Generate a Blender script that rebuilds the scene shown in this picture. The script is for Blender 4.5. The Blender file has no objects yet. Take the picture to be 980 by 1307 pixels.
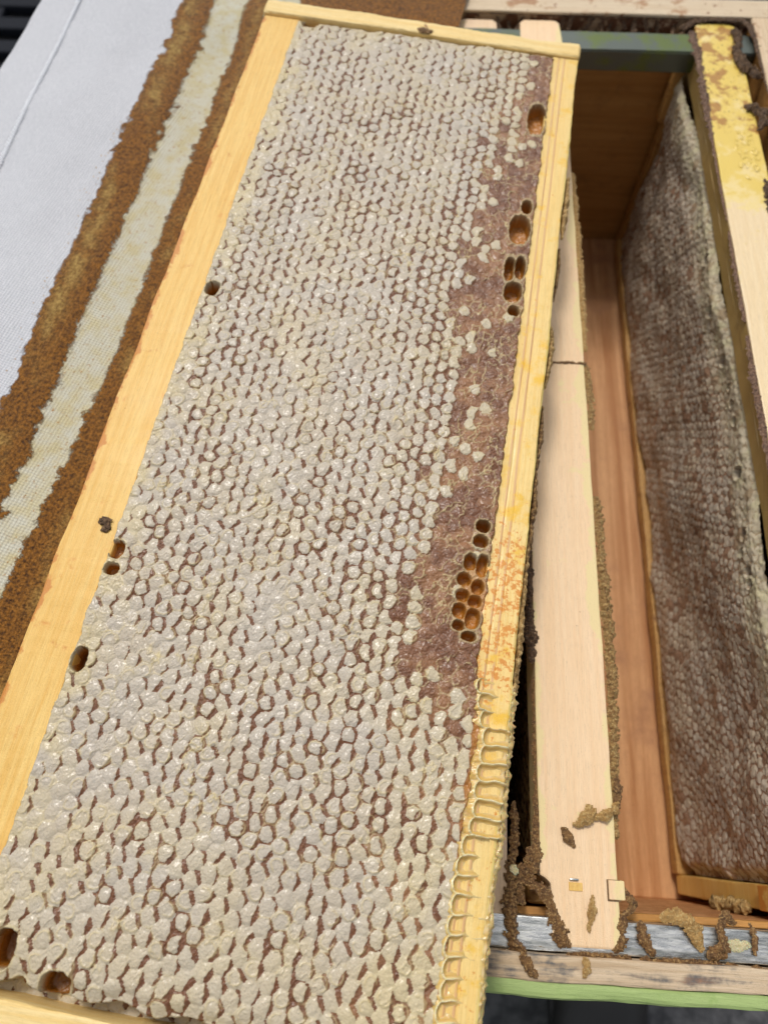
import bpy, bmesh, math, random
import numpy as np
from mathutils import Matrix, Vector, noise as mn
random.seed(7); rng = np.random.default_rng(7)
S = bpy.context.scene
MM = 0.001

# ------------------------------------------------------------------ camera
RW = Matrix(((0.99829243, -0.04957479, 0.03089612), (0.05788522, 0.91057868, -0.40926247), (-0.00784424, 0.41035205, 0.91189345)))
cam_d = bpy.data.cameras.new('camera'); cam = bpy.data.objects.new('camera', cam_d); S.collection.objects.link(cam)
cam.matrix_world = Matrix.Translation((0, 0, .280)) @ RW.to_4x4()
cam_d.sensor_fit = 'VERTICAL'; cam_d.sensor_height = 8; cam_d.sensor_width = 6
cam_d.lens = 930 / 1307 * 8
cam_d.clip_start = .005; cam_d.clip_end = 200
cam_d.dof.use_dof = True; cam_d.dof.focus_distance = .245; cam_d.dof.aperture_fstop = 2.6
S.camera = cam
# ------------------------------------------------------------------ world, sun, exposure
SUN_EL, SUN_AZ = math.radians(62), math.radians(-24)      # azimuth measured from +Y towards +X
w = bpy.data.worlds.new('World'); S.world = w; w.use_nodes = True
nt = w.node_tree; bg = nt.nodes['Background']
sky = nt.nodes.new('ShaderNodeTexSky'); sky.sky_type = 'NISHITA'; sky.sun_disc = False
sky.sun_elevation = SUN_EL; sky.sun_rotation = SUN_AZ; sky.air_density = 1.0; sky.dust_density = 3.0; sky.ozone_density = 1.0
hs = nt.nodes.new('ShaderNodeHueSaturation'); hs.inputs['Saturation'].default_value = .25
nt.links.new(sky.outputs[0], hs.inputs['Color']); nt.links.new(hs.outputs[0], bg.inputs[0]); bg.inputs[1].default_value = .12
sl = bpy.data.lights.new('sun', 'SUN'); sl.energy = 1.5; sl.angle = math.radians(11); sl.color = (1, .95, .87)
so = bpy.data.objects.new('sun', sl); S.collection.objects.link(so)
sd = Vector((math.sin(SUN_AZ) * math.cos(SUN_EL), math.cos(SUN_AZ) * math.cos(SUN_EL), math.sin(SUN_EL)))
so.rotation_euler = sd.to_track_quat('Z', 'Y').to_euler(); so.location = sd * 3
S.view_settings.view_transform = 'Standard'; S.view_settings.look = 'None'
S.view_settings.exposure = .17; S.view_settings.gamma = 1

# ------------------------------------------------------------------ numpy noise
_perm = rng.permutation(4096)
def _h(ix, iy, seed):
    return _perm[(_perm[(ix + seed * 131) & 4095] + iy) & 4095]
def pn(x, y, seed=0):
    x = np.asarray(x, float); y = np.asarray(y, float)
    x0 = np.floor(x).astype(int); y0 = np.floor(y).astype(int); fx = x - x0; fy = y - y0
    def g(ix, iy, dx, dy):
        a = _h(ix, iy, seed) * (2 * math.pi / 4096); return np.cos(a) * dx + np.sin(a) * dy
    u = fx * fx * fx * (fx * (fx * 6 - 15) + 10); v = fy * fy * fy * (fy * (fy * 6 - 15) + 10)
    a = g(x0, y0, fx, fy); b = g(x0 + 1, y0, fx - 1, fy); c = g(x0, y0 + 1, fx, fy - 1); d = g(x0 + 1, y0 + 1, fx - 1, fy - 1)
    return (a + (b - a) * u + (c - a) * v + (a - b - c + d) * u * v) * 1.5
def fbm(x, y, seed=0, o=3):
    r = 0; am = 1
    for k in range(o):
        r = r + am * pn(x * 2 ** k, y * 2 ** k, seed + k * 7); am *= .5
    return r
def sst(a, b, x):
    t = np.clip((x - a) / (b - a), 0, 1); return t * t * (3 - 2 * t)

# ------------------------------------------------------------------ object helpers
def link(o, parent=None):
    S.collection.objects.link(o)
    if parent is not None: o.parent = parent
    return o
def thing(name, label, cat, loc=(0, 0, 0), group=None, matrix=None):
    o = bpy.data.objects.new(name, None); o.empty_display_size = .02; link(o)
    if matrix is not None: o.matrix_world = matrix
    else: o.location = Vector(loc) * MM
    o['label'] = label; o['category'] = cat
    if group: o['group'] = group
    return o
def meshobj(name, verts, faces, mat, parent=None, smooth=False, off=(0, 0, 0), label=None, kind=None):
    me = bpy.data.meshes.new(name)
    v = (np.asarray(verts, float) - np.asarray(off, float)) * MM
    me.from_pydata(v.tolist(), [], faces)
    me.materials.append(mat)
    if smooth: me.polygons.foreach_set('use_smooth', [True] * len(me.polygons))
    me.update()
    o = link(bpy.data.objects.new(name, me), parent)
    if label: o['label'] = label
    if kind: o['kind'] = kind
    return o
class MB:
    def __init__(s): s.v = []; s.f = []
    def add(s, v, f):
        n = len(s.v); s.v += [tuple(p) for p in v]; s.f += [tuple(i + n for i in q) for q in f]; return s
    def bar(s, a, b, axis=1, ch=.8, seg=40, wob=.15, seed=0, groove=None):
        """board between corners a and b, long axis subdivided, chamfered and slightly uneven"""
        a = np.array(a, float); b = np.array(b, float); ax = axis; o1, o2 = [i for i in range(3) if i != ax]
        x0, x1, y0, y1 = a[o1], b[o1], a[o2], b[o2]
        c = min(ch, (x1 - x0) * .3, (y1 - y0) * .3)
        P = [(x0 + c, y0), (x1 - c, y0), (x1 - c * .3, y0 + c * .3), (x1, y0 + c), (x1, y1 - c), (x1 - c * .3, y1 - c * .3), (x1 - c, y1)]
        if groove:
            for (gx, gw, gd) in sorted(groove, reverse=True):
                P += [(gx + gw, y1), (gx, y1 - gd), (gx - gw, y1)]
        P += [(x0 + c, y1), (x0 + c * .3, y1 - c * .3), (x0, y1 - c), (x0, y0 + c), (x0 + c * .3, y0 + c * .3)]
        n = len(P); V = []; ts = np.linspace(a[ax], b[ax], seg + 1)
        ts = np.concatenate([[ts[0]], [ts[0] + c], ts[1:-1], [ts[-1] - c], [ts[-1]]])
        for k, t in enumerate(ts):
            sh = c if k in (0, len(ts) - 1) else 0
            for i, (p, q) in enumerate(P):
                pp = p + np.sign((x0 + x1) / 2 - p) * min(sh, abs((x0 + x1) / 2 - p)); qq = q + np.sign((y0 + y1) / 2 - q) * min(sh, abs((y0 + y1) / 2 - q))
                wv = float(pn(t * .045 + 3.1, i * .37 + seed, seed)) * wob * 2 + float(pn(t * .35, i * .9, seed + 3)) * wob * .7
                r = [0, 0, 0]; r[ax] = t; r[o1] = pp + wv * np.sign(p - (x0 + x1) / 2); r[o2] = qq + wv * .6 * np.sign(q - (y0 + y1) / 2); V.append(r)
        F = []; m = len(ts)
        fl = (ax == 1)
        for k in range(m - 1):
            for i in range(n):
                j = (i + 1) % n; q = (k * n + i, k * n + j, (k + 1) * n + j, (k + 1) * n + i)
                F.append(q[::-1] if not fl else q)
        F = [q[::-1] for q in F]
        c0 = tuple(range(n)); c1 = tuple((m - 1) * n + i for i in range(n))
        F += [c0 if not fl else c0[::-1], c1[::-1] if not fl else c1]
        F[-2] = F[-2][::-1]; F[-1] = F[-1][::-1]
        return s.add(V, F)
    def prism(s, plan, z0, z1, ch=.8):
        bm = bmesh.new(); lo_ = [bm.verts.new((x, y, z0)) for x, y in plan]; f = bm.faces.new(lo_)
        g = bmesh.ops.extrude_face_region(bm, geom=[f])['geom']
        for v in g:
            if isinstance(v, bmesh.types.BMVert): v.co.z = z1
        bmesh.ops.bevel(bm, geom=[e for e in bm.edges], offset=ch, segments=2, profile=.6, affect='EDGES', clamp_overlap=True)
        bm.verts.ensure_lookup_table(); s.add([tuple(v.co) for v in bm.verts], [tuple(v.index for v in f.verts) for f in bm.faces]); bm.free(); return s
    def crust(s, pts, rad, n=18, step=.42, rough=.4, seed=0, flat=1.0, freq=.45, cap=True):
        """lumpy irregular tube of propolis or wax along a path; rad a number or list"""
        pts = [Vector(p) for p in pts]
        R_ = rad if isinstance(rad, (list, tuple)) else [rad] * len(pts)
        C = []; RR = []
        for i in range(len(pts) - 1):
            L = (pts[i + 1] - pts[i]).length; k = max(1, int(L / step))
            for j in range(k):
                t = j / k; C.append(pts[i].lerp(pts[i + 1], t)); RR.append(R_[i] * (1 - t) + R_[i + 1] * t)
        C.append(pts[-1]); RR.append(R_[-1])
        m = len(C); V = []; sd_ = Vector((seed * 3.7, seed * 1.3, seed * 7.1))
        for k in range(m):
            d = (C[min(k + 1, m - 1)] - C[max(k - 1, 0)]).normalized()
            up = Vector((0, 0, 1)) if abs(d.z) < .9 else Vector((0, 1, 0))
            a = d.cross(up).normalized(); b = a.cross(d).normalized()
            e = 1.0
            if cap: e = min(1, (min(k, m - 1 - k) + .3) * step / (RR[k] * 1.2 + .1)) ** .5
            big = 1 + rough * 1.1 * mn.noise(C[k] * (.22 / max(.4, min(RR[k], 2))) + sd_)
            for i in range(n):
                an = 2 * math.pi * i / n; ca, sa = math.cos(an), math.sin(an)
                q = C[k] + a * ca * RR[k] + b * sa * RR[k]
                nz = mn.fractal(q * freq * 1.6 + sd_, .6, 2.2, 4) * .9
                rg = (1 - abs(mn.noise(q * .55 + sd_)) * 2.2) * abs(ca) * .35
                r = RR[k] * e * (big + rough * (nz + rg - .15))
                V.append(C[k] + a * ca * r + b * sa * r * flat)
        F = []
        for k in range(m - 1):
            for i in range(n):
                j = (i + 1) % n; F.append((k * n + j, k * n + i, (k + 1) * n + i, (k + 1) * n + j))
        F.append(tuple(range(n))); F.append(tuple((m - 1) * n + i for i in range(n))[::-1])
        F[-1] = F[-1]; 
        return s.add([tuple(v) for v in V], F)
    def ribbon(s, pts, rad, n=0, step=0, rough=.8, seed=0, flat=.8, freq=.45, res=.3):
        """ragged waxy ridge lying along a path: closed upper and lower skins over an irregular outline"""
        pts = [np.array(p, float) for p in pts]; R_ = list(rad) if isinstance(rad, (list, tuple)) else [rad] * len(pts)
        A = np.array(pts); mg = max(R_) * 2.2 + 1
        gx = np.arange(A[:, 0].min() - mg, A[:, 0].max() + mg, res); gy = np.arange(A[:, 1].min() - mg, A[:, 1].max() + mg, res)
        X, Y = np.meshgrid(gx, gy, indexing='ij'); best = np.full(X.shape, -1e9); Z0 = np.zeros(X.shape); W = np.ones(X.shape)
        wx = X + fbm(X * .5, Y * .5, seed + 40, 3) * .5; wy = Y + fbm(X * .5, Y * .5, seed + 41, 3) * .5
        for i in range(len(pts) - 1):
            a, b = pts[i], pts[i + 1]; d = b - a; L2 = d[0] ** 2 + d[1] ** 2 + 1e-9
            t = np.clip(((wx - a[0]) * d[0] + (wy - a[1]) * d[1]) / L2, 0, 1)
            r = R_[i] * (1 - t) + R_[i + 1] * t; f = r - np.hypot(wx - a[0] - d[0] * t, wy - a[1] - d[1] * t)
            m = f > best; best = np.where(m, f, best); Z0 = np.where(m, a[2] + d[2] * t, Z0); W = np.where(m, r, W)
        nz = fbm(X * .22 + 5, Y * .22, seed, 2) * .55 + fbm(X * .75, Y * .75, seed + 3, 3) * .38
        F = best + W * rough * nz
        k = np.sqrt(np.clip(F / W, 0, 1.6)); det = fbm(X * .6, Y * .6, seed + 9, 3) * .42 + (1 - np.abs(pn(X * .8, Y * .8, seed + 12)) * 3) * .12
        up = Z0 + k * W * flat * (.75 + det); dn = Z0 - k * W * flat * .7
        q = (F > 0); fq = q[:-1, :-1] | q[1:, :-1] | q[1:, 1:] | q[:-1, 1:]
        idx = -np.ones(X.shape, int); use = np.zeros(X.shape, bool)
        for di in (0, 1):
            for dj in (0, 1): use[di:X.shape[0] - 1 + di, dj:X.shape[1] - 1 + dj] |= fq
        nn = int(use.sum()); idx[use] = np.arange(nn); V = np.stack([X[use], Y[use], up[use]], -1).tolist(); V2 = np.stack([X[use], Y[use], np.minimum(dn, up - .02)[use]], -1).tolist()
        ii, jj = np.nonzero(fq); a, b, c, d = idx[ii, jj], idx[ii + 1, jj], idx[ii + 1, jj + 1], idx[ii, jj + 1]
        Fc = np.stack([a, b, c, d], -1); s.add(V + V2, Fc.tolist() + (Fc[:, ::-1] + nn).tolist()); return s
    def build(s, name, mat, parent=None, smooth=False, off=(0, 0, 0), label=None, kind=None):
        o = meshobj(name, s.v, s.f, mat, parent, smooth, off, label, kind)
        if len(s.v) > 30000: return o
        bm = bmesh.new(); bm.from_mesh(o.data); bmesh.ops.recalc_face_normals(bm, faces=bm.faces); bm.to_mesh(o.data); bm.free()
        return o
def grid_mesh(name, P, mask_faces, mat, parent, attrs, normals=None, kind=None, label=None):
    """P (n,m,3) in mm; mask_faces (n-1,m-1) bool; attrs {name: (n,m)}; keeps the shared smooth normals"""
    n, m = P.shape[:2]
    idx = np.arange(n * m).reshape(n, m)
    q = np.stack([idx[:-1, :-1], idx[1:, :-1], idx[1:, 1:], idx[:-1, 1:]], -1)[mask_faces]
    if len(q) == 0: return None
    used, inv = np.unique(q.ravel(), return_inverse=True)
    me = bpy.data.meshes.new(name); nf = len(q)
    me.vertices.add(len(used)); me.vertices.foreach_set('co', (P.reshape(-1, 3)[used] * MM).astype(np.float32).ravel())
    me.loops.add(nf * 4); me.loops.foreach_set('vertex_index', inv.astype(np.int32).ravel())
    me.polygons.add(nf); me.polygons.foreach_set('loop_start', np.arange(0, nf * 4, 4, dtype=np.int32))
    me.update(calc_edges=True)
    me.polygons.foreach_set('use_smooth', np.ones(nf, bool))
    for k, a in attrs.items():
        at = me.attributes.new(k, 'FLOAT', 'POINT'); at.data.foreach_set('value', a.reshape(-1)[used].astype(np.float32))
    me.materials.append(mat)
    if normals is not None:
        me.normals_split_custom_set_from_vertices(normals.reshape(-1, 3)[used].astype(np.float32).tolist())
    o = link(bpy.data.objects.new(name, me), parent)
    if kind: o['kind'] = kind
    if label: o['label'] = label
    return o

# ------------------------------------------------------------------ material helpers
class M:
    def __init__(s, name, rough=.6, spec=.5):
        s.m = bpy.data.materials.new(name); s.m.use_nodes = True; s.t = s.m.node_tree; s.b = s.t.nodes['Principled BSDF']
        s.b.inputs['Roughness'].default_value = rough; s.b.inputs['Specular IOR Level'].default_value = spec
        tc = s.n('ShaderNodeTexCoord'); v = s.n('ShaderNodeVectorMath', operation='SCALE'); s.l(tc.outputs['Object'], v.inputs[0]); v.inputs['Scale'].default_value = 1000
        s.co = v.outputs[0]
        x = s.n('ShaderNodeSeparateXYZ'); s.l(s.co, x.inputs[0]); s.x, s.y, s.z = x.outputs
    def n(s, t, **k):
        q = s.t.nodes.new(t)
        for a, b in k.items(): setattr(q, a, b)
        return q
    def l(s, a, b): s.t.links.new(a, b)
    def put(s, v, sock):
        if isinstance(v, (int, float)): sock.default_value = v
        elif isinstance(v, (tuple, list)): sock.default_value = (*v, 1) if len(v) == 3 and sock.type == 'RGBA' else v
        else: s.l(v, sock)
    def noise(s, scale, detail=3, rough=.55, stretch=(1, 1, 1), loc=(0, 0, 0), dist=0):
        mp = s.n('ShaderNodeMapping'); s.l(s.co, mp.inputs[0]); mp.inputs['Scale'].default_value = stretch; mp.inputs['Location'].default_value = loc
        q = s.n('ShaderNodeTexNoise'); s.l(mp.outputs[0], q.inputs['Vector']); q.inputs['Scale'].default_value = scale
        q.inputs['Detail'].default_value = detail; q.inputs['Roughness'].default_value = rough; q.inputs['Distortion'].default_value = dist
        return q.outputs['Fac']
    def voro(s, scale, stretch=(1, 1, 1)):
        mp = s.n('ShaderNodeMapping'); s.l(s.co, mp.inputs[0]); mp.inputs['Scale'].default_value = stretch
        q = s.n('ShaderNodeTexVoronoi'); s.l(mp.outputs[0], q.inputs['Vector']); q.inputs['Scale'].default_value = scale; return q.outputs['Distance']
    def math(s, op, a, b=0, c=0, clamp=False):
        q = s.n('ShaderNodeMath', operation=op); q.use_clamp = clamp; s.put(a, q.inputs[0]); s.put(b, q.inputs[1])
        if op in ('MULTIPLY_ADD',): s.put(c, q.inputs[2])
        return q.outputs[0]
    def ss(s, v, lo, hi, a=0, b=1):
        q = s.n('ShaderNodeMapRange'); q.interpolation_type = 'SMOOTHSTEP'; s.put(v, q.inputs[0])
        q.inputs[1].default_value = lo; q.inputs[2].default_value = hi; q.inputs[3].default_value = a; q.inputs[4].default_value = b; return q.outputs[0]
    def mix(s, f, a, b):
        q = s.n('ShaderNodeMix', data_type='RGBA'); s.put(f, q.inputs[0]); s.put(a, q.inputs[6]); s.put(b, q.inputs[7]); return q.outputs[2]
    def attr(s, name): return s.n('ShaderNodeAttribute', attribute_name=name).outputs['Fac']
    def col(s, c): s.put(c, s.b.inputs['Base Color']); return s
    def rgh(s, c): s.put(c, s.b.inputs['Roughness']); return s
    def bump(s, h, strength=.5, dist=.3, prev=None):
        q = s.n('ShaderNodeBump'); q.inputs['Strength'].default_value = strength; q.inputs['Distance'].default_value = dist * MM
        s.l(h, q.inputs['Height'])
        if prev is not None: s.l(prev, q.inputs['Normal'])
        s.l(q.outputs[0], s.b.inputs['Normal']); return q.outputs[0]

def wood(name, light, dark, axis='y', stains=(), rough=.6, grain=.55, spot=.0, spotcol=(.25, .09, .02), fibre=(.8, .03), bands=None, coat=0, last=None):
    """light and dark: early and late wood; stains: (colour, noise scale, lo, hi, extra mask function)"""
    m = M(name, rough)
    st_ = {'x': (.035, 1, 1), 'y': (1, .035, 1), 'z': (1, 1, .035)}[axis]
    g = m.noise(grain, 4, .6, st_, dist=.6)
    f = m.noise(4.5, 3, .6, st_)
    c = m.mix(m.ss(g, .35, .7), light, dark)
    c = m.mix(m.math('MULTIPLY', m.ss(f, .42, .75), .42), c, tuple(x * .6 for x in dark))
    lf = m.noise(.02, 2, .5); c = m.mix(m.ss(lf, .35, .7, 0, .3), c, dark)
    if bands: c = bands(m, c)
    for k, (scol, sc, lo, hi, fn) in enumerate(stains):
        v = m.noise(sc, 5, .65, loc=(k * 37., 11, 3))
        if fn: v = fn(m, v)
        c = m.mix(m.ss(v, lo, hi), c, scol)
    if spot:
        v = m.noise(.9, 3, .6, (1, .7, 1), (5, 9, 1)); c = m.mix(m.ss(v, .78 - spot, .86 - spot), c, spotcol)
    if last: c = last(m, c)
    m.col(c)
    po = m.noise(3.2, 2, .6, tuple(1 if q == 1 else .25 for q in st_), (3, 3, 3)); c2 = m.mix(m.ss(po, .60, .74, 0, .35), c, tuple(x * .5 for x in dark)); m.col(c2)
    h = m.math('ADD', m.math('MULTIPLY', f, .8), m.noise(2.2, 4, .7)); m.bump(h, .6, .28)
    if coat: m.b.inputs['Coat Weight'].default_value = coat; m.b.inputs['Coat Roughness'].default_value = .2
    return m

def emix(fn_edge, k=.25):  # adds a positional bias to a stain's noise
    return lambda m, v: m.math('ADD', v, m.math('MULTIPLY', fn_edge(m), k))

# big frame woods; object space: x = across, y = -along, z = out of the frame
def groove_bands(m, c):
    wv = m.noise(.12, 2, .5, (0, .12, 0)); xx = m.math('ADD', m.x, m.math('MULTIPLY', wv, 1.6))
    for x0, wd in ((134.4, .45), (137.2, .5)):
        d = m.math('ABSOLUTE', m.math('SUBTRACT', xx, x0)); c = m.mix(m.ss(d, wd * .2, wd * 1.4, .75, 0), c, (.62, .33, .17))
    c = m.mix(m.ss(m.x, 142.3, 143.1), c, (.74, .58, .18)); return c
W_left = wood('pine_frame_yellow', (.84, .57, .18), (.76, .44, .095), 'y', [((.66, .28, .05), .09, .60, .74, None), ((.72, .36, .06), .5, .64, .78, None), ((.60, .24, .04), .12, .52, .64, emix(lambda m: m.ss(m.x, -15.5, -19, -.6, .6), .2))], rough=.42, grain=.6, spot=.08, spotcol=(.50, .20, .03), coat=.06)
W_right = wood('pine_frame_grooved', (.86, .64, .25), (.82, .55, .17), 'y', [((.80, .48, .04), .12, .52, .70, None), ((.66, .26, .03), .5, .60, .70, emix(lambda m: m.math('MULTIPLY', m.ss(m.y, -250, -275, -.3, 1), m.ss(m.y, -335, -315, 0, 1)), .12)), ((.62, .22, .03), .35, .66, .74, None)], rough=.42, grain=.8, spot=.08, spotcol=(.6, .3, .04), bands=groove_bands, coat=.15)
W_cross = wood('pine_cross_bar', (.88, .68, .32), (.82, .57, .20), 'x', [((.5, .24, .08), .25, .68, .8, None), ((.25, .10, .03), .2, .48, .6, lambda m, v: m.math('SUBTRACT', v, m.math('MULTIPLY', m.math('ABSOLUTE', m.math('SUBTRACT', m.x, 64)), .05)))], rough=.5, grain=.7)
def edge_y(x0, x1):   # 0..1 near either edge of a bar spanning x0..x1
    return lambda m: m.math('MAXIMUM', m.ss(m.x, x1 - 6, x1, -.6, 1), m.ss(m.x, x0, x0 + 4, .6, -.6))
W_mid = wood('pale_beech_top_bar', (.90, .67, .43), (.86, .60, .35), 'y', [((.82, .66, .34), .035, .54, .60, emix(edge_y(-13, 13), .13)), ((.30, .12, .03), .55, .715, .76, None)], rough=.55, grain=.5, spot=.02)
W_mid2 = wood('pale_top_bar_plain', (.84, .63, .43), (.78, .56, .35), 'y', [((.8, .6, .25), .05, .6, .64, None), ((.25, .1, .03), .3, .68, .74, None)], rough=.6, spot=.04)
def far_bias(m): return m.ss(m.y, 78, 125, -.9, 1.5)
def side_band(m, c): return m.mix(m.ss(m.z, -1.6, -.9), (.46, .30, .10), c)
W_rt = wood('propolis_stained_top_bar', (.86, .68, .42), (.80, .60, .33), 'y', [
    ((.82, .64, .26), .06, .44, .56, emix(far_bias, .22)),
    ((.76, .55, .10), .09, .50, .66, emix(far_bias, .12)),
    ((.42, .20, .02), .12, .60, .70, emix(lambda m: m.ss(m.y, 100, 170, -.9, 1.0), .12)),
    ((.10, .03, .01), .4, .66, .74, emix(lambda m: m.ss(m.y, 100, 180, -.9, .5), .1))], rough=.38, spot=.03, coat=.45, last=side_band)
W_side = wood('shaded_frame_wood', (.52, .33, .12), (.44, .25, .08), 'y', [((.30, .11, .02), .1, .55, .75, None)], rough=.6)
W_end = wood('orange_end_bar_wood', (.58, .33, .10), (.46, .23, .06), 'z', [((.22, .08, .02), .12, .55, .72, None)], rough=.5)
W_floor = wood('pink_floor_wood', (.74, .40, .18), (.44, .175, .05), 'y', [((.16, .05, .02), .25, .69, .74, None), ((.42, .19, .08), .03, .5, .75, None)], rough=.55, grain=.13, spot=.015, spotcol=(.12, .04, .015))
W_wall = wood('brown_plywood_wall', (.56, .28, .075), (.42, .19, .04), 'x', [((.26, .12, .03), .04, .5, .8, None)], rough=.6, grain=.3)
def wide_x(m, v): return m.math('ADD', m.math('MULTIPLY', v, .45), m.math('MULTIPLY', m.noise(.30, 4, .6, (.12, 1, 1), (9, 2, 7)), .55))
W_rebate = wood('stained_rebate_wood', (.50, .38, .26), (.36, .24, .14), 'x', [((.13, .05, .02), .10, .42, .52, None), ((.05, .02, .01), .3, .55, .68, None)], rough=.6)
W_rim = wood('weathered_rim_wood', (.66, .52, .36), (.50, .36, .22), 'x', [((.10, .10, .10), .10, .50, .66, wide_x), ((.36, .18, .09), .08, .56, .72, wide_x)], rough=.75)
W_rimfar = wood('propolis_streaked_rim', (.68, .56, .40), (.60, .46, .30), 'x', [((.40, .22, .11), .07, .54, .66, None), ((.24, .09, .04), .22, .62, .70, None)], rough=.65)
W_rimr = wood('propolis_streaked_side_rim', (.72, .56, .38), (.60, .44, .27), 'y', [((.38, .20, .10), .08, .55, .66, None), ((.24, .09, .04), .25, .62, .70, None)], rough=.65)
W_out = wood('green_painted_wood', (.36, .47, .17), (.32, .43, .15), 'x', [((.25, .38, .10), .1, .55, .75, None), ((.5, .55, .3), .4, .68, .76, None)], rough=.55)

def propolis(name, a, b, c, rough=.5):
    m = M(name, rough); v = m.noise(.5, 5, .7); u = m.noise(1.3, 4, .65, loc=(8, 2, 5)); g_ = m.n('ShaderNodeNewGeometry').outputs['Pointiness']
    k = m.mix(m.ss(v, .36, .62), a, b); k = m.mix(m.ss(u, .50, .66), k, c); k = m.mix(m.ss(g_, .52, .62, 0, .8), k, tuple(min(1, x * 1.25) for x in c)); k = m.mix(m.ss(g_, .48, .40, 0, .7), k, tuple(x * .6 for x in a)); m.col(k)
    m.bump(m.math('ADD', m.noise(2.2, 5, .7), m.math('MULTIPLY', m.voro(1.6), .5)), .9, .7); return m
P_dark = propolis('dark_propolis', (.045, .022, .010), (.12, .060, .026), (.25, .15, .07))
P_brown = propolis('brown_propolis', (.09, .04, .014), (.23, .115, .036), (.42, .26, .10))
P_tan = propolis('tan_propolis', (.24, .12, .035), (.40, .24, .08), (.58, .42, .18))
P_gold = propolis('golden_propolis', (.36, .20, .06), (.50, .30, .10), (.62, .45, .20))
P_wax = propolis('pale_wax', (.60, .50, .26), (.68, .60, .36), (.74, .68, .46), .38)
P_wax.b.inputs['Subsurface Weight'].default_value = .3; P_wax.b.inputs['Subsurface Scale'].default_value = .0012

m = M('galvanised_steel', .3); m.b.inputs['Metallic'].default_value = .92
v = m.noise(.35, 5, .7, (.25, 1, 1)); u_ = m.noise(.07, 3, .6)
m.col(m.mix(m.ss(v, .60, .70), m.mix(m.ss(m.noise(.5, 5, .7, (.12, 1, 1)), .35, .65), (.34, .35, .33), (.80, .80, .77)), (.22, .15, .07)))
m.rgh(m.ss(m.noise(.8, 4, .7, (.2, 1, 1)), .3, .7, .16, .5)); m.bump(m.noise(.9, 5, .7, (.35, 1, 1)), .35, .3); STEEL = m
m = M('green_tinted_steel', .4); m.b.inputs['Metallic'].default_value = .7
v = m.noise(.06, 3, .6); m.col(m.mix(m.ss(v, .45, .65), (.13, .15, .13), (.14, .18, .06))); m.bump(m.noise(1.5, 4), .2, .2); STEEL2 = m

# ------------------------------------------------------------------ comb material (attributes: white, ridge, deep)
def comb_mat(name, white, wet, yellow, amber, bmp=.5, coat=.3, wet2=None):
    m = M(name, .4)
    wa, rd, dp, tn = m.attr('white'), m.attr('ridge'), m.attr('deep'), m.attr('tone')
    fine = m.noise(1.3, 4, .7); n2 = m.noise(3.5, 3, .6)
    wc = m.mix(m.ss(m.noise(.045, 3), .35, .7), white, tuple(a * b for a, b in zip(white, (1.02, .985, .90))))
    wc = m.mix(m.ss(fine, .55, .8, 0, .35), wc, tuple(min(1, x * 1.15) for x in white))
    wc = m.mix(tn, wc, yellow)
    bc = m.mix(m.ss(fine, .35, .65), wet, tuple(x * 1.5 for x in wet)); bc = m.mix(m.math('MULTIPLY', m.ss(m.x, 96, 112), m.ss(m.noise(.075, 4, .6, loc=(9, 1, 0)), .42, .62, 0, .8)), bc, wet2 or tuple(x * 1.5 for x in wet))
    k = m.mix(m.ss(m.math('ADD', wa, m.math('MULTIPLY', m.math('SUBTRACT', n2, .5), .5)), .38, .6), bc, wc)
    k = m.mix(rd, k, yellow)
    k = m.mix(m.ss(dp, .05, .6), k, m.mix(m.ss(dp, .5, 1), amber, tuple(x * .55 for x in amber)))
    m.col(k)
    m.rgh(m.ss(wa, .3, .7, .24, .42))
    m.b.inputs['Subsurface Weight'].default_value = .12; m.b.inputs['Subsurface Radius'].default_value = (1, .7, .4); m.b.inputs['Subsurface Scale'].default_value = .0008
    h = m.math('ADD', m.math('MULTIPLY', m.voro(1.35), .8), m.math('ADD', n2, fine)); m.bump(h, bmp, .34)
    m.b.inputs['Coat Weight'].default_value = coat; m.b.inputs['Coat Roughness'].default_value = .16
    return m
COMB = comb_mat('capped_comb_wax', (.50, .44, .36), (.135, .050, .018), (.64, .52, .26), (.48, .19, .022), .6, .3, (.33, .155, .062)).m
COMB2 = comb_mat('grey_comb_wax', (.56, .475, .38), (.26, .16, .105), (.62, .56, .36), (.03, .012, .004), .35, .3).m
COMB3 = comb_mat('dark_comb_wax', (.20, .12, .05), (.10, .05, .015), (.3, .2, .08), (.06, .02, .005)).m

# ------------------------------------------------------------------ comb surface generator
def lattice(s, t, ps, pt, seed, jit=.3, s0=0.):
    """nearest and second nearest cell of a jittered hexagonal lattice"""
    sh = s.shape; j0 = np.round((s - s0) / ps).astype(int)
    F1 = np.full(sh, 1e9); F2 = np.full(sh, 1e9); J = np.zeros(sh, int); I = np.zeros(sh, int); CS = np.zeros(sh); CT = np.zeros(sh)
    for dj in (-1, 0, 1):
        j = j0 + dj; odd = (j & 1) * .5
        i0 = np.round(t / pt - odd).astype(int)
        for di in (-1, 0, 1):
            i = i0 + di; h1 = _h(i + 500, j + 500, seed) / 4096.; h2 = _h(i + 500, j + 500, seed + 1) / 4096.
            cs = s0 + j * ps + (h1 - .5) * 2 * jit; ct = (i + odd) * pt + (h2 - .5) * 2 * jit
            d = np.hypot(s - cs, t - ct); b = d < F1
            F2 = np.where(b, F1, np.minimum(F2, d)); F1 = np.where(b, d, F1)
            J = np.where(b, j, J); I = np.where(b, i, I); CS = np.where(b, cs, CS); CT = np.where(b, ct, CT)
    return F1, F2, I, J, CS, CT
def rnd(I, J, seed): return _h(I + 500, J + 500, seed) / 4096.

def grid_normals(P):
    du = np.gradient(P, axis=0); dv = np.gradient(P, axis=1); n_ = np.cross(du, dv); n_ /= np.linalg.norm(n_, axis=-1, keepdims=True) + 1e-12
    return n_

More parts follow.
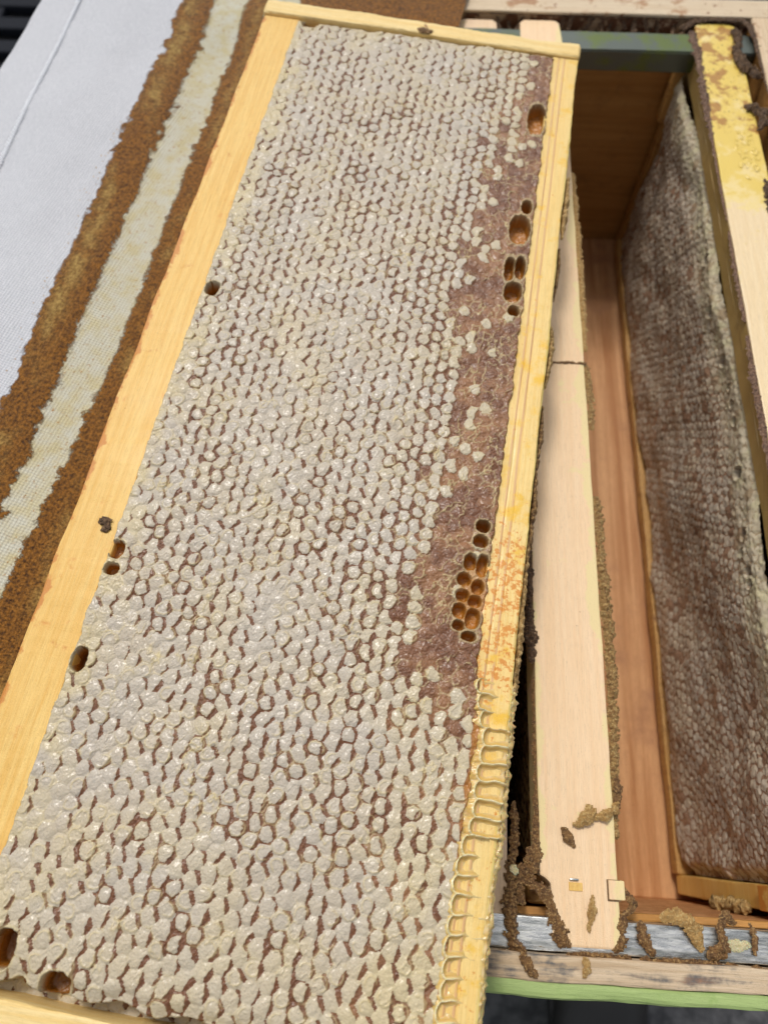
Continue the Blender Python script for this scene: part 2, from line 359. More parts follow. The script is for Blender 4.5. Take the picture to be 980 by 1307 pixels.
# ================================================================== SETTING
m = M('dark_asphalt', .9); v = m.noise(.05, 5, .7); m.col(m.mix(m.ss(v, .35, .65), (.035, .036, .04), (.10, .10, .105))); m.bump(m.noise(.3, 4), .6, 3)
ground = meshobj('ground', [(-60000, -60000, -700), (60000, -60000, -700), (60000, 60000, -700), (-60000, 60000, -700)], [(0, 1, 2, 3)], m.m)
ground['kind'] = 'structure'

# ================================================================== HIVE BOX
HB = thing('hive_box', 'open wooden hive box with green painted edge, steel rails and two frames hanging in it', 'hive box', (0, 215, -175))
off = (0, 215, -175)
MB().bar((-215, 452, -175), (212, 474, -12), 0, seg=60, ch=1).build('wall_board', W_wall.m, HB, off=off, label='dark brown far wall board of the box')
MB().bar((-215, 459.5, -12.2), (212, 475, 2.2), 0, seg=60, ch=1).build('wall_board', W_rebate.m, HB, off=off, label='upper far wall board, streaked with propolis')
MB().bar((-213, 459, 1.4), (210, 475.4, 3.2), 0, seg=60, ch=.6).build('rim_strip', W_rimfar.m, HB, off=off)
MB().bar((191, -21, -175), (212, 459, 2.5), 1, seg=60, ch=1).build('wall_board', W_wall.m, HB, off=off, label='right wall board behind the stained frame')
MB().bar((190.6, -21, 1.6), (213, 458.8, 3.2), 1, seg=60, ch=1, wob=.3).build('rim_strip', W_rimr.m, HB, off=off)
MB().bar((-215, -21, -175), (-195, 451, 6), 1, seg=60, ch=1).build('wall_board', W_wall.m, HB, off=off)
MB().bar((-215, -38.3, -175), (212, -31, 5.5), 0, seg=80, ch=.8, wob=.25).build('wall_board', W_rim.m, HB, off=off, label='weathered near wall board with bare top edge')
MB().bar((-215, -31.2, -175), (212, -20.6, -9), 0, seg=40, ch=.8, wob=.2).build('wall_board', W_floor.m, HB, off=off, label='pink inner ledge below the near rail')
MB().bar((-215, -42.9, -175), (212, -38.2, 5.0), 0, seg=80, ch=1.6, wob=.3).build('painted_edge', W_out.m, HB, off=off)
MB().bar((-195, -20.5, -175), (188, 451.5, -167), 1, seg=10, ch=.5).build('floor_board', W_floor.m, HB, off=off)
# rails
def rail(y0, y1, ylip, name_mat):
    b = MB(); b.bar((-194, y0, -1.6), (190.5, y1, -.2), 0, ch=.4, seg=60, wob=.12)
    b.bar((-194, min(ylip, ylip + 1.2), -13), (190.5, max(ylip, ylip + 1.2), -1.2), 0, ch=.4, seg=60, wob=.1)
    return b.build('rest_rail', name_mat.m, HB, off=off)
rail(431, 447, 430.6, STEEL2); rail(-30.4, -20.6, -21.8, STEEL)
MB().bar((-194, -20.5, -12), (190.5, -18.2, -8), 0, ch=.5, seg=30).build('lip_shadow_strip', W_wall.m, HB, off=off)  # brown strip modelled in place of the shadow under the rail's inner lip
b = MB()
for k in range(26):   # propolis along the far rebate and rim
    x = 44 + k * 5.4 + random.uniform(-4, 4)
    b.ribbon([(x, 455 + random.uniform(-3, 3), random.uniform(-9, -3)), (x + random.uniform(-3, 4), 459.3, random.uniform(-4, 2))], [random.uniform(.6, 1.6), random.uniform(.5, 1.2)], n=10, seed=k, rough=1.0)
b.ribbon([(20, 459.2, 1), (60, 459.4, 1.6), (80, 459.2, .6), (120, 459.4, 1.2), (150, 459.2, .8), (187, 459, 1.6)], [.5, .8, .5, .8, .6, 1.2], rough=1.4, seed=44, step=.7)
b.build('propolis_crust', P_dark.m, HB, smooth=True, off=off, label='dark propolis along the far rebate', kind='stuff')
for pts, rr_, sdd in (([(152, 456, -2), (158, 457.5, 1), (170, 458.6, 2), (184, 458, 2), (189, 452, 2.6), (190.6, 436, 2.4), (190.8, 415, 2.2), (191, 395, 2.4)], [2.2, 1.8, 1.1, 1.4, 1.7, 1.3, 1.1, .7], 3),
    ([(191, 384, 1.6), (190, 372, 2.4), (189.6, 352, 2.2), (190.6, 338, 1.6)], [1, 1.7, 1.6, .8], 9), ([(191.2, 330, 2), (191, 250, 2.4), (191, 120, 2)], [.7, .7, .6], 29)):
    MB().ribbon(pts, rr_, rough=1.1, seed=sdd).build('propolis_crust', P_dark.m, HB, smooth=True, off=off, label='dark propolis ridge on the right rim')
b = MB()
for (x, y, l, r) in [(-20, -31.3, 30, .8), (22, -31.5, 18, 1.0), (60, -30.8, 20, .8), (84, -31, 30, .9), (118, -31.6, 40, 1.0)]:
    b.ribbon([(x, y, 2.3), (x + l * .5, y + random.uniform(-.4, .4), 3.0), (x + l, y, 2.4)], [r * .6, r, r * .6], rough=1.2, seed=int(x) + 60)
b.build('propolis_crust', P_brown.m, HB, smooth=True, off=off, label='brown propolis line along the near rail')

# supers below, seen only past the edge
LB = thing('lower_hive_box', 'green painted lower hive box standing under the open box', 'hive box', (0, 215, -700))
MB().bar((-214, -42, -690), (211, 473, -440), 0, seg=8, ch=3).build('box_body', W_out.m, LB, off=(0, 215, -700))
MB().bar((-214, -42, -437), (211, 473, -177), 0, seg=8, ch=3).build('box_body', W_out.m, LB, off=(0, 215, -700))

# ================================================================== MIDDLE FRAME
MF = thing('honeycomb_frame', 'hanging frame with a pale pinkish top bar, between the lifted honeycomb and the gap', 'honeycomb frame', (65, 215, 0), group='frames hanging in the hive box')
mo = (65, 215, 0)
def lug_plan(x0, x1, y0, y1, ye0, ye1, ins0, ins1, seed=0, st=8):
    L = [(x0 + .3 * pn(y * .06, 1.3, seed), y) for y in np.arange(y0, y1, st)]; Rr = [(x1 + .3 * pn(y * .06, 5.3, seed), y) for y in np.arange(y1, y0, -st)]
    pl = [(x0 + ins0, ye0 + 2), (x0 + ins0, y0 - 2.5), (x0 + ins0 * .5, y0 - .8)] + L + [(x0 + ins1, y1 + 1.5), (x0 + ins1, ye1 - 2.5), (x0 + ins1 + 2.5, ye1), (x1 - ins1 - 2.5, ye1), (x1 - ins1, ye1 - 2.5)] + Rr + [(x1, ye0 + 1), (x1 - 1, ye0), (x0 + ins0 + 2, ye0)]
    return [(float(a), float(b_)) for a, b_ in pl][::-1]
b = MB(); b.prism(lug_plan(52, 78.5, -8, 434, -29, 456, 3.5, 1.5, 5), -9, 0, .7); b.bar((52.3, -8, -19), (78.3, 434, -8.9), 1, seg=80, ch=.6, wob=.2, seed=5)
b.build('top_bar', W_mid.m, MF, off=mo)
MB().bar((51, -18, -160), (79, -8.2, -19.2), 2, seg=20).build('end_bar', W_end.m, MF, off=mo)
MB().bar((51, 434.2, -160), (79, 444, -9.2), 2, seg=20).build('end_bar', W_end.m, MF, off=mo)
MB().bar((55, -8, -165), (75, 434, -156), 1, seg=20).build('bottom_bar', W_end.m, MF, off=mo)
def small_comb(name, xc, half, y0, y1, z0, z1, mat, parent, o, step=1.4, seed=0):
    ys = np.arange(y0, y1 + .01, step); zs = np.arange(z0, z1 + .01, step); Y, Z = np.meshgrid(ys, zs, indexing='ij')
    par = parent
    for sgn in (-1, 1):
        F1, F2, I, J, CS, CT = lattice(Z, Y, 4.7, 5.4, seed, .3)
        e = np.minimum(np.minimum(Y - y0, y1 - Y), np.minimum(Z - z0, z1 - Z))
        h = half + .8 * (1 - (F1 / 2.8) ** 2) + fbm(Y * .02, Z * .02, seed, 2) * 1.5 - 5 * (1 - sst(0, 5, e))
        P = np.stack([xc + sgn * h, Y, Z], -1) - np.array(o)
        if sgn < 0: P = P[::-1]
        q = (lambda a: a[::-1]) if sgn < 0 else (lambda a: a)
        dp = (rnd(I, J, seed + 3) > .8) * (F1 < 1.9) * .8
        g = grid_mesh(name, P, np.ones((P.shape[0] - 1, P.shape[1] - 1), bool), mat, par, dict(white=q(sst(2.7, 1.8, F1)), ridge=q(F1 * 0), deep=q(dp * 1.), tone=q(F1 * 0)))
small_comb('comb', 65, 11.5, -6, 432, -155, -18, COMB3, MF, mo, 1.5, 21)
# propolis on both sides of the middle bar
b = MB()
b.ribbon([(79.2, 206, -1.5), (79.8, 203, -.5), (80.4, 180, -1), (80.2, 172, -1.5)], [.8, 1.3, 1.6, .9], rough=.8, seed=2)
b.ribbon([(80, 137, -1), (80.6, 128, -1), (80.3, 110, -1), (81.2, 90, -1.2), (81.4, 60, -1), (80.4, 36, -1), (79.6, 18, -1.6), (79.4, 6, -2)], [1.4, 1.8, 1.5, 2.2, 2.1, 1.6, 1.3, .8], rough=.9, seed=5, flat=1)
b.build('propolis_ridge', P_tan.m, MF, off=mo, smooth=True)
b = MB(); b.ribbon([(51.6, 262, -.5), (51.4, 240, -.5), (51, 200, -.8)], [.9, 1.0, .8], rough=.8, seed=12)
b.ribbon([(79.6, 330, -2), (79.8, 280, -1.2), (80, 235, -1.4), (79.8, 215, -2)], [1.2, 1.6, 1.4, .8], rough=.9, seed=15)
b.build('propolis_ridge', P_gold.m, MF, off=mo, smooth=True)
b = MB(); b.ribbon([(78.8, 205.8, .1), (72, 206, .3), (64, 205.5, .3), (58, 206, .2)], [.6, .45, .4, .5], rough=1, seed=6); b.build('propolis_ridge', P_brown.m, MF, off=mo, smooth=True)
b = MB(); b.ribbon([(51.0, 140, -.5), (50.6, 112, -.5), (50.6, 90, -.5), (50.9, 74, .2), (50.9, 66, 0)], [1, 1.3, 1.5, 1.8, .9], rough=1.0, seed=17, flat=1.3)
b.build('propolis_ridge', P_dark.m, MF, off=mo, smooth=True)
b = MB(); b.ribbon([(51.8, 60, -1.2), (51.4, 40, -1), (51.6, 20, -1), (51.2, 8, -.5), (50.4, 0, 0), (50, -6, .2)], [.4, .6, .8, 1.2, 1.7, 2.1], rough=.8, seed=18, flat=.6)
b.ribbon([(50, -1, .3), (47.5, -5, 0), (45.4, -9, -.5), (44.8, -13, -1), (46, -16.5, -1)], [1.8, 1.6, 1.9, 1.5, .9], rough=1.0, seed=19, flat=.7)
b.ribbon([(47, -10, -.5), (50, -11, .4), (53.5, -13, .6), (55.6, -17, .5), (56.8, -22, .4), (58.5, -26.5, .4), (61, -28.3, -.2)], [1.7, 1.9, 1.6, 1.5, 2.0, 2.3, 1.3], rough=1.0, seed=20, flat=.4)
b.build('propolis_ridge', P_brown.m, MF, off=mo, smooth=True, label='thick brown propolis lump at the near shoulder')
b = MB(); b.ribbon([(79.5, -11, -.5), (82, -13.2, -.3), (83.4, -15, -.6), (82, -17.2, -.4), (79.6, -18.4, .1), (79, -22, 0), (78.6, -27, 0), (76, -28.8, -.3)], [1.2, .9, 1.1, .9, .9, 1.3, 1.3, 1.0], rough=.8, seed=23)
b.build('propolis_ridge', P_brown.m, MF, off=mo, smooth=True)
# corner block of the end bar joint, staple
MB().bar((74.5, -14.6, -3), (79, -8.0, .34), 0, ch=.1, seg=2, wob=0).build('joint_gap', P_dark.m, MF, off=mo)
MB().bar((75.0, -14.1, -3), (80.4, -8.2, .6), 0, ch=.15, seg=4, wob=.05).build('joint_block', W_mid.m, MF, off=mo)
MB().bar((61.6, -12.2, -1), (66.2, -9.6, .3), 0, ch=.1, seg=2, wob=0).build('staple_tear', W_left.m, MF, off=mo)
MB().crust([(61.8, -8.9, 0), (62.2, -8.7, .5), (64.6, -8.7, .5), (65, -8.9, 0)], .42, n=8, rough=.1, step=.4).build('staple', STEEL.m, MF, off=mo)

# ================================================================== LEFT NEIGHBOUR FRAME (mostly hidden by the lifted comb)
LF = thing('honeycomb_frame', 'mostly hidden hanging frame under the lifted honeycomb, brown propolis along its near end', 'honeycomb frame', (28, 215, 0), group='frames hanging in the hive box')
lo = (28, 215, 0)
b = MB(); b.prism(lug_plan(15, 41, -8, 434, -29, 456, 2.5, 1.5, 35), -9, -.5, .7); b.bar((15.3, -8, -19), (40.7, 434, -9.4), 1, seg=60, ch=.6, wob=.2, seed=35)
b.build('top_bar', W_mid2.m, LF, off=lo)
MB().bar((14.5, -18, -160), (41.5, -8.2, -19.2), 2, seg=20).build('end_bar', W_end.m, LF, off=lo)
MB().bar((14.5, 434.2, -160), (41.5, 444, -9.2), 2, seg=20).build('end_bar', W_end.m, LF, off=lo)
small_comb('comb', 28, 11.5, -6, 432, -155, -18, COMB3, LF, lo, 2.2, 31)
b = MB(); b.ribbon([(43.2, 14, -1), (43.6, 6, -.5), (43.4, 0, -1), (42.4, -4, -.5), (42, -10, 0), (41.6, -18, .4), (41.4, -24, .6), (42, -29, 1.5), (45, -31.5, 4), (46.5, -33, 6)], [.9, 1.5, 1.2, 1.5, 1.9, 2.1, 2.1, 1.6, 1.3, .7], rough=1.0, seed=40, flat=1.3)
b.build('propolis_ridge', P_brown.m, LF, off=lo, smooth=True)
b = MB(); b.ribbon([(42.4, -6.4, 1.6), (43.2, -7.2, 2)], [1.0, .9], rough=.4, seed=41, n=10); b.build('wax_bead', P_wax.m, LF, off=lo, smooth=True)

# ================================================================== RIGHT FRAME
RF = thing('honeycomb_frame', 'hanging frame at the right with grey capped comb and a yellow propolis stained top bar', 'honeycomb frame', (170, 215, 0), group='frames hanging in the hive box')
ro = (170, 215, 0)
b = MB(); b.prism(lug_plan(157, 182, -8, 436, -29, 457, 1.5, .8, 55), -9, 0, .7); b.bar((157.2, -8, -17.5), (181.8, 436, -8.9), 1, seg=80, ch=.6, wob=.2, seed=55)
top = b.build('top_bar', W_rt.m, RF, off=ro)
# far end bar with its shoulder, near end bar, bottom bar
b = MB(); b.bar((151, 437, -52), (182, 446, -9.2), 2, seg=20, wob=.2); b.bar((155, 437, -161), (179, 446, -51.5), 2, seg=24, wob=.2); b.build('end_bar', W_end.m, RF, off=ro)
b = MB(); b.bar((151, -17.5, -58), (182, -8, -9.2), 2, seg=10, wob=.2); b.bar((154, -17.5, -158), (179, -8, -57.5), 2, seg=24, wob=.2); b.build('end_bar', W_left.m, RF, off=ro)
b = MB(); b.bar((152.8, -8, -161), (177, 437, -152.5), 1, seg=60, wob=.3); b.build('bottom_bar', W_end.m, RF, off=ro)
ys = np.arange(-7.5, 437.6, .65); zs = np.arange(-154.5, -16.4, .65); Y, Z = np.meshgrid(ys, zs, indexing='ij')
F1, F2, I, J, CS, CT = lattice(Z + fbm(Y * .09, Z * .09, 101, 3) * 1.1, Y + fbm(Y * .09, Z * .09, 102, 3) * 1.2, 4.7, 5.4, 77, .6); e = (F2 - F1) / 2
top_ = sst(-44, -24, CS)
wh = sst(.15, .75, e + fbm(Y * .5, Z * .5, 8, 2) * .5 + .25 * top_)
wh = np.clip(wh - .8 * (rnd(I, J, 91) < .10) - .3 * sst(0, .5, fbm(Y * .03, Z * .05, 92, 2)), 0, 1); wr = fbm(Y * .35, Z * .8, 4, 3)
h = 3.2 + .45 * (1 - (F1 / 2.9) ** 2) * (.3 + rnd(I, J, 5)) + wr * .38 + fbm(Y * .55, Z * 1.0, 104, 3) * .3 + fbm(Y * .012, Z * .02, 9, 3) * 3.5
bot = sst(-147 + 4 * fbm(Y * .04, Z * 0, 12, 2), -154, Z); h = h - bot * 5
h = h - 2.6 * sst(-23, -17, Z); h = h - 5 * sst(7, 0, Y + 7.5 + fbm(Z * .1, Y * 0, 14, 2) * 3) - 3 * sst(430, 437, Y)
dp = np.zeros_like(Y)
for (cy, cz, r) in [(297, -22, 2.4), (262, -23, 2.5), (232, -24, 2.5), (216, -24, 1.6), (206, -24, 1.6), (196, -24, 1.7), (168, -25, 2.5), (136, -24, 2.4), (128, -27, 1.7), (118, -24, 2.2), (112, -24, 1.8)]:
    d = np.hypot(Y - cy, (Z - cz + 4) * .85) - r * 1.15; k = sst(.3, -.5, d); h = h - 9 * k; dp = np.maximum(dp, k * .9); h = h + .8 * np.exp(-(d - .3) ** 2 / .3); 
rd = .55 * top_ * sst(-.1, .5, fbm(Y * .1, Z * .1, 19, 3)) + .38 * top_
P = np.stack([157.5 - h, Y, Z], -1) - np.array(ro)
P = P[::-1]; fl = lambda a: np.ascontiguousarray(a[::-1])
cb = grid_mesh('comb', P, np.ones((P.shape[0] - 1, P.shape[1] - 1), bool), COMB2, RF, dict(white=fl(wh), ridge=fl(np.clip(rd, 0, 1)), deep=fl(dp), tone=fl(Y * 0)))
MB().bar((166, -6, -154), (182, 435, -18), 1, seg=20, ch=3, wob=.5).build('comb_core', COMB2, cb, off=ro)
# propolis on the stained bar
b = MB(); b.ribbon([(155, 447, 0), (156.8, 432, -.5), (157.2, 415, -.8), (156.6, 398, -.6), (156.4, 380, -.6), (157, 362, -1), (157, 352, -1.4)], [2.3, 2.4, 2.0, 2.3, 2.0, 1.6, .8], rough=.9, seed=61)
b.ribbon([(156.4, 350, -1), (156.4, 320, -1), (156.8, 300, -1.4)], [.7, .7, .4], rough=1.1, seed=62); b.ribbon([(156.6, 292, -1), (156.2, 270, -1), (156.5, 236, -1.2)], [.6, 1.3, .8], rough=1.1, seed=63)
b.ribbon([(156.4, 226, -1), (155.8, 205, -1), (156, 180, -1), (156.2, 150, -1)], [.8, 1.6, 1.6, 1.2], rough=1.0, seed=64)
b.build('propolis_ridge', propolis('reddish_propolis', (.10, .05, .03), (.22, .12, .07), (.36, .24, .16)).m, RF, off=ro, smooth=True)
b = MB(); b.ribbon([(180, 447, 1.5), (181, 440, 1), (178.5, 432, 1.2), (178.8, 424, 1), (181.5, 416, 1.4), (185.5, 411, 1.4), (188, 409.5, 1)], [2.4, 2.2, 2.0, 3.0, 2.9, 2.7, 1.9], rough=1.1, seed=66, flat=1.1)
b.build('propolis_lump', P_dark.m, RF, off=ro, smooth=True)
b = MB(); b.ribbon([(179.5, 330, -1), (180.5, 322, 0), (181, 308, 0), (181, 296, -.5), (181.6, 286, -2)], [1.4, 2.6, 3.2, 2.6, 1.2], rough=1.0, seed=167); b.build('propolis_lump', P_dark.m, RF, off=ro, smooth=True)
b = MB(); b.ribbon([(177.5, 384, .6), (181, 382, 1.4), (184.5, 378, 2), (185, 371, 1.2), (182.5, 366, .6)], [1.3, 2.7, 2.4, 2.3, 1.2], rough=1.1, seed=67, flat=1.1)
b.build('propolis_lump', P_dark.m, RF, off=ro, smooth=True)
b = MB()
for k in range(46):
    a = random.uniform(0, 6.28); rr = random.random() ** .6
    x = 173 + math.cos(a) * rr * 5.5; y = 347 + math.sin(a) * rr * 22
    b.ribbon([(x, y, 0), (x + random.uniform(-1, 1), y + random.uniform(-2, 2), .25)], random.uniform(.5, 1.1), rough=.7, seed=k, flat=.3)
b.build('wax_smear', W_rt.m, RF, off=ro, smooth=True, kind='stuff')
b = MB(); b.crust([(151.8, -17.8, -108), (151.5, -18.2, -104), (152, -17.6, -90), (152.2, -17.4, -70)], [2, 2.4, 1.6, 2], rough=.8, seed=70, flat=1.2); b.build('propolis_lump', P_gold.m, RF, off=ro, smooth=True)

# ================================================================== LOOSE FLAKES
def flake(label, pts, rad, mat, seed, flat=.45, name='wax_flake', cat='wax flake'):
    c = Vector(pts[0]); o = MB().ribbon(pts, rad, rough=.75, seed=seed, flat=flat, step=.5, freq=.7).build(name, mat.m, None, smooth=True, off=tuple(c))
    o.location = c * MM; o['label'] = label; o['category'] = cat; o['group'] = 'wax and propolis flakes'
    return o
flake('pale brown crumpled wax flake on the pale bar just above its staple', [(65.5, 9.0, 1.2), (68, 10.5, 1.8), (70.2, 12.5, 1.4), (69, 15.2, 1.4)], [1.4, 2.1, 1.8, .8], P_gold, 81, .8)
flake('folded golden wax flake bridging the right edge of the pale bar', [(71.4, 11, 1), (74.5, 12.2, 1.8), (78, 13.6, 1.4), (79.6, 16.5, .8)], [.8, 1.3, 1.5, .8], P_gold, 82, .9)
flake('dark flat propolis flake upright against the right edge of the pale bar', [(80, 16, 0), (80.6, 21, -.2), (80.2, 25, -.5)], [.8, 1.5, .9], P_brown, 83, .8)
flake('small reddish brown propolis flake lying left of the staple on the pale bar', [(60.6, 6.6, .6), (62.2, 4, .8), (63.6, 2, .6)], [.9, 1.6, .9], P_brown, 84, .5)
flake('slim brown propolis sliver lying on the near tip of the pale bar', [(69.2, -14, .6), (68.6, -18, .8), (67.6, -23, .6)], [.6, 1.4, .7], P_gold, 85, .5)
flake('brown shred of propolis on the steel rail right beside the bar tip', [(84.6, -21, .8), (85.4, -25, 1.2), (88, -28.6, 1)], [1, 1.7, 1.1], P_brown, 86, .8)
flake('largest curled propolis flake lying mid rail on the steel', [(92.6, -18.4, 1), (96, -17.6, 1.8), (100, -19.5, 2.2), (102.8, -23, 1.6), (104, -26.5, 1)], [1.1, 2.2, 2.4, 2.1, 1.0], P_gold, 87, .55)
flake('standing clump of brown propolis at the rail with yellow beneath', [(108, -28.5, 1), (111, -26, 2), (110.6, -20, 2.2), (112.6, -17, 2.4), (115, -18.6, 1.6)], [1.8, 1.9, 1.3, 1.6, 1.1], P_brown, 88, .7)
flake('yellow wax smear on the steel rail beside the standing clump', [(112, -25, .3), (116, -25.4, .4), (120, -24.6, .3)], [1, 1.6, .7], P_wax, 89, .3, 'wax_smear', 'wax smear')
flake('thin reddish upright propolis shred at the right end of the steel rail', [(121.5, -19.5, .6), (122, -23, 1), (121.6, -27, .8)], [.5, .9, .6], P_brown, 90, .7)
flake('brown propolis crumb on the weathered wood just below the bar tip', [(64.5, -31.6, 6.2), (65.2, -34, 6.2), (63.8, -35.8, 6.0)], [.8, 1.2, .7], P_gold, 91, .6)
flake('brown propolis tongue on the weathered wood left of the bar tip', [(44.5, -32, 6.4), (46.2, -34.5, 6.4), (48.4, -36.4, 6)], [1.3, 1.5, .9], P_brown, 92, .6)
flake('speck of dark propolis on the pink floor board of the box', [(92, 165, -166.4), (93.4, 166.5, -166)], [1.4, 1.0], P_dark, 93, .5)

# ================================================================== BIG HONEY FRAME
u1 = Vector((.99230958, -.11798602, -.03742979)); v1 = Vector((-.11804406, -.99300814, .00066342)); w1 = u1.cross(-v1).normalized()
v1 = u1.cross(w1) * 1.0; v1.normalize()
if v1.y > 0: v1 = -v1
O = Vector((-66.718, 382.345, 42.51))
Mx = Matrix((u1, -v1, w1)).transposed().to_4x4(); Mx.translation = O * MM
BF = thing('honeycomb_frame', 'large lifted frame of white capped honeycomb in yellow pine bars, lying across the open box', 'honeycomb frame', matrix=Mx)
# local mm coordinates: (s, -t, w)
MB().bar((-19, -429.5, -22), (-.2, -.3, -.2), 1, seg=140, ch=.8, wob=.22, seed=71).build('top_bar', W_left.m, BF)
MB().bar((130, -446, -22), (143.2, -.3, -.1), 1, seg=160, ch=.9, wob=.22, seed=72, groove=[(134.2, .5, .25), (137.0, .5, .25)]).build('bottom_bar', W_right.m, BF)
b = MB(); b.bar((-20, .1, -23), (143.6, 9.6, 1.6), 0, seg=80, ch=1, wob=.3, seed=73)
V = b.v
for i, p in enumerate(V):   # the bar bends at the knot
    d = 2.3 * max(0, 1 - abs(p[0] - 64) / 4) * (1 if p[1] < 5 else .5); V[i] = (p[0], p[1] - .8 * (p[0] > 66) * min(1, (p[0] - 66) / 5) - d * .5, p[2] - d * .15)
sb = b.build('side_bar', W_cross.m, BF)
b = MB(); b.crust([(60, 3.5, 1.4), (63, 1.6, 1.9), (66, 1.2, 1.8), (68.5, 2.8, 1.4)], [.8, 1.6, 1.5, .6], rough=.8, seed=74, flat=.5); b.build('knot', P_brown.m, sb, smooth=True)
MB().bar((-20, -439, -23), (129.6, -429.8, 1.4), 0, seg=60, ch=1, wob=.3, seed=75).build('side_bar', W_cross.m, BF)
b = MB(); b.crust([(-8.5, -288.5, .1), (-6, -287.5, .5), (-4.4, -290, .3), (-6.6, -291.4, .1)], [1.2, 1.4, 1.3, .8], rough=1.0, seed=76, flat=.4, freq=.9); b.build('propolis_spot', P_dark.m, BF, smooth=True)
# heightfield
D_ = .36
sA = np.arange(-3.0, 134.5, D_); tA = np.arange(-2.5, 431.5, D_); Sg, Tg = np.meshgrid(sA, tA, indexing='ij')
wsx = Sg + fbm(Sg * .11, Tg * .11, 1, 2) * .7; wtx = Tg + fbm(Sg * .11, Tg * .11, 2, 2) * .7
F1, F2, I, J, CS, CT = lattice(wsx, wtx, 4.66, 5.38, 3, .24, .4); e = (F2 - F1) / 2
r1, r2, r3, r4, r5 = [rnd(I, J, k) for k in (11, 12, 13, 14, 15)]
# left edge of the wet brown zone, as seen along the frame
bt = np.array([-5, 5, 30, 51, 80, 103, 129, 172, 194, 212, 231, 245, 270, 289, 306, 324, 335, 345, 360, 432])
bs = np.array([125, 121, 121, 119, 113, 113, 107, 106, 112, 115, 111, 108, 111, 107, 107, 112, 126, 132, 134, 134.])
zl = np.interp(CT, bt, bs)
wet = sst(-8, 5, CS - zl + fbm(CS * .10, CT * .08, 5, 3) * 8)           # brown zone
wet = wet * (1 - .92 * sst(312, 348, CT + 16 * fbm(CS * .09, CT * .09, 34, 2)))
trans = sst(-42, -3, CS - zl) * sst(345, 322, CT)                               # transition: dotted
lowf = fbm(CS * .03, CT * .024, 6, 3)
dark = np.clip(.46 + .12 * sst(240, 120, CT) + .42 * lowf + .38 * trans + .16 * sst(300, 400, CT) * sst(20, 60, CS) + .28 * sst(310, 340, CT) * sst(80, 105, CS), 0, 1)
edgeL = sst(13, 3, CS + 3 * pn(CT * .08, CT * 0, 8)); dark = dark * (1 - .8 * edgeL) * (1 - .6 * sst(26, 8, CT))
present = ~((CS > 126.5) & (CT < 326)) & (r1 > (wet * (.93 - .10 * sst(0, 6, np.abs(fbm(CS * .1, CT * .1, 33, 2)) * 10))))    # cell carries a white cap
ds, dt = Sg - (CS + Sg - wsx), Tg - (CT + Tg - wtx); ds = wsx - CS; dt = wtx - CT
th0 = (r2 - .5) * 1.2 - .12; an = np.arctan2(dt, ds)
dan = np.abs((an - th0 + np.pi) % (2 * np.pi) - np.pi)
cres = (r3 < .52 + dark * .75)
width = (.66 + .80 * r4) * (.62 + .72 * dark)                               # depth of the bare crescent
lim = 2.72 - width * sst(1.25, .5, dan) + .6 * sst(.8, 1.4, dan)
n1 = fbm(Sg * .8, Tg * .8, 9, 2) * .34
capd = np.where(cres, lim - F1 + n1 * .8, 1.0)
thin = (r5 > .86) & (dark > .45); capd = np.where(thin, np.minimum(capd, 2.25 - F1 + n1), capd)
small = np.where(trans * .75 + wet > .5, 2.42 + .55 * r4 - F1 + n1 * 1.5 - .5 * sst(1.6, .6, dan), 1.0)
capd = np.minimum(capd, small)
white = sst(-.22, .22, capd) * present
gap = sst(.05, .35, e + n1 * .3)
wr1 = fbm(Sg * .55, Tg * .55, 20, 3); wr2 = fbm(Sg * 1.15, Tg * 1.15, 24, 2)
dome = np.clip(1 - (F1 / 2.9) ** 2, 0, 1)
hW = .74 + dome * (.26 + .30 * r5) + wr1 * .13 + wr2 * .10 - .10 * np.exp(-(e / .34) ** 2) * (.4 + r1) + ds * (r2 - .5) * .10 + dt * (r4 - .5) * .10
hB = .46 + dome * .55 + wr1 * .20 + wr2 * .18
h = hB * (1 - white) + hW * white
# curled rims of the caps and wax rings
rim = np.exp(-((capd - .12) / .28) ** 2) * present * (cres | (wet > .3)) * sst(-.3, .5, fbm(Sg * .3, Tg * .3, 41, 2))
rad = 1.75 + .35 * r5 + .2 * pn(an * .9 + I, J * 1.0, 42)
ringc = (_h(I + 500, J + 500, 43) / 4096. < .34) & (wet < .5)
ring = np.exp(-((F1 - rad) / .24) ** 2) * ringc * sst(-.35, .25, np.cos(an - r3 * 6.28) + .3)
hexr = np.exp(-(e / .26) ** 2) * sst(.12, .42, fbm(Sg * .10, Tg * .10, 44, 3) + .12 * wet)
cn = fbm(Sg * .16, Tg * .10, 46, 3); worm = np.exp(-(cn / .045) ** 2) * sst(.0, .3, fbm(Sg * .07, Tg * .06, 50, 2) + .45 * wet)
h = h + .28 * rim + .34 * ring + .30 * hexr + .38 * worm
yel = np.clip(.34 * rim + .58 * ring + .45 * hexr + .75 * worm * sst(-.1, .4, fbm(Sg * .05, Tg * .05, 47, 2) + .45 * wet), 0, .85)
tone = .7 * np.clip(.75 * edgeL * sst(-.4, .5, fbm(Sg * .08, Tg * .08, 51, 2) + .2) + .35 * sst(14, 0, Tg) + .30 * sst(.1, .6, fbm(Sg * .035, Tg * .035, 52, 3)) + .4 * sst(100, 116, Sg) * white + .35 * sst(385, 425, Tg), 0, .8)
h = h + fbm(Sg * .016, Tg * .012, 30, 2) * .9 + fbm(Sg * .05, Tg * .05, 31, 2) * .35
# amber translucent margin at the lower right
am = sst(131.0, 132.4, Sg + .8 * pn(Tg * .18, Tg * 0, 60)) * sst(318, 332, Tg)
